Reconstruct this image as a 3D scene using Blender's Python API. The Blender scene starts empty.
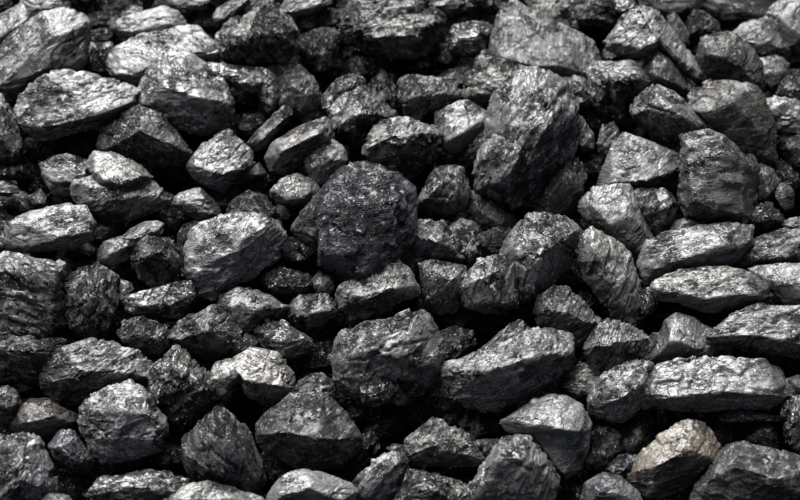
import bpy, bmesh, math, random
import numpy as np
from mathutils import Vector, Matrix
from mathutils.bvhtree import BVHTree

# ------------------------------------------------------------------ camera
scene = bpy.context.scene
PITCH = math.radians(36)          # the camera looks down by this much
SLOPE = math.radians(30)          # the face of the heap rises away from the camera
DIST, WIDTH = 3.0, 1.0            # metres to the heap, metres of heap across the frame
fwd = np.array([0.0, math.cos(PITCH), -math.sin(PITCH)])
upv = np.array([0.0, math.sin(PITCH), math.cos(PITCH)])
rgt = np.array([1.0, 0.0, 0.0])
nrm = np.array([0.0, -math.sin(SLOPE), math.cos(SLOPE)])   # normal of the heap's face
EYE = -DIST * fwd
cam_data = bpy.data.cameras.new('camera')
cam = bpy.data.objects.new('camera', cam_data)
scene.collection.objects.link(cam)
cam.location = EYE
cam.rotation_euler = (math.radians(90) - PITCH, 0, 0)
cam_data.sensor_width = 36.0
cam_data.lens = 36.0 * DIST / WIDTH
cam_data.clip_start = 0.05
cam_data.clip_end = 200.0
cam_data.dof.use_dof = True
cam_data.dof.focus_distance = DIST - 0.05
cam_data.dof.aperture_fstop = 3.0
scene.camera = cam

# ------------------------------------------------------------------ daylight
SUN = Vector((-0.26, 0.37, 0.90)).normalized()
world = bpy.data.worlds.new('World')
scene.world = world
world.use_nodes = True
wt = world.node_tree
wt.nodes.clear()
sky = wt.nodes.new('ShaderNodeTexSky')
sky.sky_type = 'NISHITA'
sky.sun_disc = False
sky.sun_elevation = math.asin(SUN.z)
sky.sun_rotation = math.atan2(SUN.x, SUN.y)
sky.air_density = 0.1
sky.dust_density = 0.3
sky.ozone_density = 0.0
bg = wt.nodes.new('ShaderNodeBackground')
bg.inputs['Strength'].default_value = 0.05
wo = wt.nodes.new('ShaderNodeOutputWorld')
hs = wt.nodes.new('ShaderNodeHueSaturation')      # a grey, overcast sky
hs.inputs['Saturation'].default_value = 0.35
wt.links.new(sky.outputs[0], hs.inputs['Color'])
wt.links.new(hs.outputs[0], bg.inputs[0])
wt.links.new(bg.outputs[0], wo.inputs[0])
sun_data = bpy.data.lights.new('sun', 'SUN')
sun_data.energy = 2.6
sun_data.angle = math.radians(56)
sun_data.color = (1.0, 0.99, 0.975)
sun = bpy.data.objects.new('sun', sun_data)
scene.collection.objects.link(sun)
sun.location = SUN * 5
sun.rotation_euler = SUN.to_track_quat('Z', 'Y').to_euler()

scene.view_settings.view_transform = 'Standard'
scene.view_settings.look = 'None'
scene.view_settings.exposure = 2.78
scene.view_settings.gamma = 1.0
scene.view_settings.use_curve_mapping = False
scene.cycles.max_bounces = 4
scene.cycles.diffuse_bounces = 2

# ------------------------------------------------------------------ materials
def nd(nt, kind, **kw):
    n = nt.nodes.new(kind)
    for k, v in kw.items():
        setattr(n, k, v)
    return n

def math_node(nt, op, a, b=None, clamp=False):
    n = nd(nt, 'ShaderNodeMath', operation=op, use_clamp=clamp)
    for i, v in enumerate((a, b)):
        if v is None:
            continue
        if isinstance(v, (int, float)):
            n.inputs[i].default_value = v
        else:
            nt.links.new(v, n.inputs[i])
    return n.outputs[0]

def remap(nt, v, a, b, c, d):
    n = nd(nt, 'ShaderNodeMapRange', clamp=True)
    nt.links.new(v, n.inputs[0])
    for i, x in enumerate((a, b, c, d)):
        if isinstance(x, (int, float)):
            n.inputs[i + 1].default_value = x
        else:
            nt.links.new(x, n.inputs[i + 1])
    return n.outputs[0]

def coal_material(name, black, dusty, rust=None, rust_amount=0.0, gloss=0.0, chip=1.0, layer=1.0, cracks=0.0, crackle=0.85):
    """Coal: black glossy fracture faces, a coat of pale dust, fine chipped relief.
    Reads the lump's own custom properties: dust, bed_x / bed_y / bed_z (its bedding direction)."""
    m = bpy.data.materials.new(name)
    m.use_nodes = True
    nt = m.node_tree
    L = nt.links
    nt.nodes.clear()
    out = nd(nt, 'ShaderNodeOutputMaterial')
    b = nd(nt, 'ShaderNodeBsdfPrincipled')
    L.new(b.outputs[0], out.inputs[0])
    tc = nd(nt, 'ShaderNodeTexCoord')
    oi = nd(nt, 'ShaderNodeObjectInfo')
    dust = nd(nt, 'ShaderNodeAttribute', attribute_type='OBJECT', attribute_name='dust').outputs['Fac']
    bed = nd(nt, 'ShaderNodeCombineXYZ')
    for i, ax in enumerate('xyz'):
        a = nd(nt, 'ShaderNodeAttribute', attribute_type='OBJECT', attribute_name='bed_' + ax)
        L.new(a.outputs['Fac'], bed.inputs[i])
    # shift the pattern for every lump
    off = nd(nt, 'ShaderNodeVectorMath', operation='SCALE')
    off.inputs[0].default_value = (7.3, 3.1, 5.7)
    L.new(oi.outputs['Random'], off.inputs['Scale'])
    p0 = nd(nt, 'ShaderNodeVectorMath', operation='ADD')
    L.new(tc.outputs['Object'], p0.inputs[0])
    L.new(off.outputs[0], p0.inputs[1])
    # stretch along the bedding normal: p + bed * dot(p, bed) * layer
    dt = nd(nt, 'ShaderNodeVectorMath', operation='DOT_PRODUCT')
    L.new(p0.outputs[0], dt.inputs[0]); L.new(bed.outputs[0], dt.inputs[1])
    sc = nd(nt, 'ShaderNodeVectorMath', operation='SCALE')
    L.new(bed.outputs[0], sc.inputs[0])
    L.new(math_node(nt, 'MULTIPLY', dt.outputs['Value'], 0.3 * layer), sc.inputs['Scale'])
    pv = nd(nt, 'ShaderNodeVectorMath', operation='ADD')
    L.new(p0.outputs[0], pv.inputs[0]); L.new(sc.outputs[0], pv.inputs[1])
    # warp a little
    wn = nd(nt, 'ShaderNodeTexNoise'); wn.inputs['Scale'].default_value = 60; wn.inputs['Detail'].default_value = 2
    L.new(pv.outputs[0], wn.inputs['Vector'])
    ws = nd(nt, 'ShaderNodeVectorMath', operation='SCALE'); ws.inputs['Scale'].default_value = 0.005
    L.new(wn.outputs['Color'], ws.inputs[0])
    pw = nd(nt, 'ShaderNodeVectorMath', operation='ADD')
    L.new(pv.outputs[0], pw.inputs[0]); L.new(ws.outputs[0], pw.inputs[1])
    P = pw.outputs[0]

    def chips(scale, amp):
        v = nd(nt, 'ShaderNodeTexVoronoi'); v.inputs['Scale'].default_value = scale
        L.new(P, v.inputs['Vector'])
        d = nd(nt, 'ShaderNodeVectorMath', operation='SUBTRACT')
        L.new(P, d.inputs[0]); L.new(v.outputs['Position'], d.inputs[1])
        c = nd(nt, 'ShaderNodeVectorMath', operation='SUBTRACT')
        L.new(v.outputs['Color'], c.inputs[0]); c.inputs[1].default_value = (.5, .5, .5)
        dd = nd(nt, 'ShaderNodeVectorMath', operation='DOT_PRODUCT')
        L.new(d.outputs[0], dd.inputs[0]); L.new(c.outputs[0], dd.inputs[1])
        return math_node(nt, 'MULTIPLY', dd.outputs['Value'], amp), v

    c1, v1 = chips(62, 0.7 * chip)
    c2, v2 = chips(150, 0.8 * chip)
    c3, v3 = chips(360, 0.5 * chip)
    n1 = nd(nt, 'ShaderNodeTexNoise'); n1.inputs['Scale'].default_value = 140; n1.inputs['Detail'].default_value = 8
    n1.inputs['Roughness'].default_value = 0.65
    L.new(P, n1.inputs['Vector'])
    n2 = nd(nt, 'ShaderNodeTexNoise'); n2.inputs['Scale'].default_value = 34; n2.inputs['Detail'].default_value = 5
    L.new(P, n2.inputs['Vector'])
    # cracks: thin valleys along Voronoi edges, only in patches
    ce = nd(nt, 'ShaderNodeTexVoronoi', feature='DISTANCE_TO_EDGE'); ce.inputs['Scale'].default_value = 42
    L.new(P, ce.inputs['Vector'])
    crack = remap(nt, ce.outputs['Distance'], 0.0, 0.035, cracks, 0.0)
    patch = remap(nt, n2.outputs['Fac'], 0.48, 0.56, 0.0, 1.0)
    crack = math_node(nt, 'MULTIPLY', crack, patch)
    # wandering hairline fractures: thin bands where a noise crosses its middle value
    for sc_, wd in ((24, .008),):
        nl = nd(nt, 'ShaderNodeTexNoise'); nl.inputs['Scale'].default_value = sc_; nl.inputs['Detail'].default_value = 6
        nl.inputs['Roughness'].default_value = .6
        L.new(pv.outputs[0], nl.inputs['Vector'])
        line = math_node(nt, 'ABSOLUTE', math_node(nt, 'SUBTRACT', nl.outputs['Fac'], 0.5))
        line = remap(nt, line, 0.0, wd, 0.65, 0.0)
        crack = math_node(nt, 'MAXIMUM', crack, line)
    jn = nd(nt, 'ShaderNodeTexNoise'); jn.inputs['Scale'].default_value = 190; jn.inputs['Detail'].default_value = 3
    L.new(P, jn.inputs['Vector'])
    js = nd(nt, 'ShaderNodeVectorMath', operation='SCALE'); js.inputs['Scale'].default_value = 0.012
    L.new(jn.outputs['Color'], js.inputs[0])
    ja = nd(nt, 'ShaderNodeVectorMath', operation='ADD')
    L.new(P, ja.inputs[0]); L.new(js.outputs[0], ja.inputs[1])
    pj = ja.outputs[0]
    # crackled patches: small sharp black splits between chips
    for sc_, wd, a_, b_ in ((88, .04, .53, .60), (230, .08, .50, .58)):
        fe = nd(nt, 'ShaderNodeTexVoronoi', feature='DISTANCE_TO_EDGE'); fe.inputs['Scale'].default_value = sc_
        L.new(pj, fe.inputs['Vector'])
        fn = nd(nt, 'ShaderNodeTexNoise'); fn.inputs['Scale'].default_value = sc_ * .42; fn.inputs['Detail'].default_value = 3
        L.new(P, fn.inputs['Vector'])
        fc = math_node(nt, 'MULTIPLY', remap(nt, fe.outputs['Distance'], 0.0, wd, crackle, 0.0), remap(nt, fn.outputs['Fac'], a_, b_, 0.0, 1.0))
        crack = math_node(nt, 'MAXIMUM', crack, fc)
    # dust mask: broad patches, broken at chip scale
    s1 = nd(nt, 'ShaderNodeSeparateColor'); L.new(v1.outputs['Color'], s1.inputs[0])
    sepc = nd(nt, 'ShaderNodeSeparateColor'); L.new(v2.outputs['Color'], sepc.inputs[0])
    n4 = nd(nt, 'ShaderNodeTexNoise'); n4.inputs['Scale'].default_value = 24; n4.inputs['Detail'].default_value = 3
    L.new(P, n4.inputs['Vector'])
    # whole chips are either dusty or fresh: patch noise + one random value per chip, a little grain
    mix = math_node(nt, 'ADD', math_node(nt, 'MULTIPLY', n4.outputs['Fac'], 0.9), math_node(nt, 'MULTIPLY', s1.outputs[0], 0.22))
    mix = math_node(nt, 'ADD', mix, math_node(nt, 'MULTIPLY', sepc.outputs[0], 0.09))
    mix = math_node(nt, 'ADD', mix, math_node(nt, 'MULTIPLY', n1.outputs['Fac'], 0.12))
    wa = nd(nt, 'ShaderNodeAttribute', attribute_type='GEOMETRY', attribute_name='weathering')
    mix = math_node(nt, 'ADD', mix, math_node(nt, 'MULTIPLY', wa.outputs['Fac'], 0.34))
    thr = remap(nt, dust, 0.0, 1.0, 1.16, 0.68)
    thr = math_node(nt, 'SUBTRACT', thr, 0.05)
    lo = math_node(nt, 'SUBTRACT', thr, 0.11)
    hi = math_node(nt, 'ADD', thr, 0.09)
    mask = remap(nt, mix, lo, hi, 0.0, 1.0)
    mask = math_node(nt, 'MULTIPLY', mask, math_node(nt, 'SUBTRACT', 1.0, math_node(nt, 'MULTIPLY', crack, 0.8)))
    # bedding: thin ledges along the layers
    s8 = nd(nt, 'ShaderNodeVectorMath', operation='SCALE')
    L.new(bed.outputs[0], s8.inputs[0]); L.new(math_node(nt, 'MULTIPLY', dt.outputs['Value'], 5.0), s8.inputs['Scale'])
    p8 = nd(nt, 'ShaderNodeVectorMath', operation='ADD')
    L.new(p0.outputs[0], p8.inputs[0]); L.new(s8.outputs[0], p8.inputs[1])
    nb = nd(nt, 'ShaderNodeTexNoise'); nb.inputs['Scale'].default_value = 38; nb.inputs['Detail'].default_value = 4
    nb.inputs['Roughness'].default_value = .55
    L.new(p8.outputs[0], nb.inputs['Vector'])
    ledge = math_node(nt, 'ADD', remap(nt, nb.outputs['Fac'], .44, .47, 0.0, 1.0), remap(nt, nb.outputs['Fac'], .54, .56, 0.0, 1.0))
    h = math_node(nt, 'ADD', c1, c2)
    h = math_node(nt, 'ADD', h, math_node(nt, 'MULTIPLY', ledge, 0.0009 * layer))
    h = math_node(nt, 'ADD', h, c3)
    h = math_node(nt, 'ADD', h, math_node(nt, 'MULTIPLY', n1.outputs['Fac'], 0.0006 * (0.4 + 0.6 * chip)))
    h = math_node(nt, 'MULTIPLY', h, remap(nt, mask, 0.0, 1.0, 1.4, 0.20))
    h = math_node(nt, 'SUBTRACT', h, math_node(nt, 'MULTIPLY', crack, 0.0022))
    bump = nd(nt, 'ShaderNodeBump'); bump.inputs['Strength'].default_value = 1.0
    bump.inputs['Distance'].default_value = 1.0
    L.new(h, bump.inputs['Height'])
    L.new(bump.outputs[0], b.inputs['Normal'])
    cb = nd(nt, 'ShaderNodeRGB'); cb.outputs[0].default_value = (*black, 1)
    cd = nd(nt, 'ShaderNodeMix', data_type='RGBA')
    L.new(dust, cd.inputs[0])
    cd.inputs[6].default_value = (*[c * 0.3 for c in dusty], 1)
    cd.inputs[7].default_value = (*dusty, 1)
    dcol = cd.outputs[2]
    if rust:
        rn = nd(nt, 'ShaderNodeTexNoise'); rn.inputs['Scale'].default_value = 22; rn.inputs['Detail'].default_value = 4
        L.new(p0.outputs[0], rn.inputs['Vector'])
        rm = remap(nt, rn.outputs['Fac'], 0.62 - 0.3 * rust_amount, 0.74 - 0.2 * rust_amount, 0.0, 1.0)
        rx = nd(nt, 'ShaderNodeMix', data_type='RGBA')
        L.new(rm, rx.inputs[0]); L.new(dcol, rx.inputs[6]); rx.inputs[7].default_value = (*rust, 1)
        dcol = rx.outputs[2]
    fin = nd(nt, 'ShaderNodeMix', data_type='RGBA')
    L.new(mask, fin.inputs[0]); L.new(cb.outputs[0], fin.inputs[6]); L.new(dcol, fin.inputs[7])
    # tiny pale mineral flecks
    fleck = remap(nt, v3.outputs['Distance'], 0.05, 0.16, 1.0, 0.0)
    s3 = nd(nt, 'ShaderNodeSeparateColor'); L.new(v3.outputs['Color'], s3.inputs[0])
    fleck = math_node(nt, 'MULTIPLY', fleck, math_node(nt, 'GREATER_THAN', s3.outputs[1], 0.93))
    ff = nd(nt, 'ShaderNodeMix', data_type='RGBA')
    L.new(math_node(nt, 'MULTIPLY', fleck, 0.7), ff.inputs[0]); L.new(fin.outputs[2], ff.inputs[6])
    ff.inputs[7].default_value = (.16, .155, .14, 1)
    # each lump leans a little warm or a little blue
    tint = nd(nt, 'ShaderNodeMix', data_type='RGBA')
    L.new(oi.outputs['Random'], tint.inputs[0]); tint.inputs[6].default_value = (1.07, 1.0, .90, 1); tint.inputs[7].default_value = (.93, 1.0, 1.12, 1)
    tm = nd(nt, 'ShaderNodeMix', data_type='RGBA', blend_type='MULTIPLY')
    tm.inputs[0].default_value = 1.0
    L.new(ff.outputs[2], tm.inputs[6]); L.new(tint.outputs[2], tm.inputs[7])
    L.new(tm.outputs[2], b.inputs['Base Color'])
    r0 = math_node(nt, 'ADD', math_node(nt, 'MULTIPLY', sepc.outputs[1], 0.25), 0.20 - 0.07 * gloss)
    rr = nd(nt, 'ShaderNodeMix', data_type='FLOAT')
    L.new(mask, rr.inputs[0]); L.new(r0, rr.inputs[2]); rr.inputs[3].default_value = 0.50 - 0.16 * gloss
    L.new(rr.outputs[0], b.inputs['Roughness'])
    sp = math_node(nt, 'MULTIPLY', remap(nt, dust, 0.2, 0.8, 0.26, 0.58), remap(nt, mask, 0.0, 1.0, 0.5 + .4 * gloss, 1.0))
    sp = math_node(nt, 'MULTIPLY', sp, math_node(nt, 'SUBTRACT', 1.0, math_node(nt, 'MULTIPLY', crack, 0.85)))
    L.new(sp, b.inputs['Specular IOR Level'])
    b.inputs['IOR'].default_value = 1.75 + 0.1 * gloss
    return m

GREY = (0.043, 0.0426, 0.0417)
MAT = {
    'r': coal_material('coal_rough', (.008, .0081, .0084), GREY, chip=1.25),
    's': coal_material('coal_smooth', (.014, .0142, .015), GREY, chip=0.42, layer=1.3, crackle=.35),
    'l': coal_material('coal_layered', (.011, .0112, .0118), GREY, chip=0.8, layer=1.7),
    'c': coal_material('coal_cracked', (.011, .0112, .0115), GREY, chip=0.6, cracks=.9),
    'g': coal_material('coal_glossy', (.010, .010, .0105), (.026, .0255, .0245), gloss=1.0, chip=1.2),
    'u': coal_material('coal_blue_black', (.0088, .0092, .0104), (.0325, .0338, .0365), chip=.55, cracks=.5),
    'b': coal_material('coal_brownish', (.017, .0155, .014), (.034, .0325, .031), rust=(.042, .036, .029), rust_amount=.1, chip=.42, crackle=.25),
    'o': coal_material('coal_ochre', (.016, .014, .012), (.034, .030, .024), rust=(.040, .029, .0145), rust_amount=1.2, chip=.4, crackle=.2),
}

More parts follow.
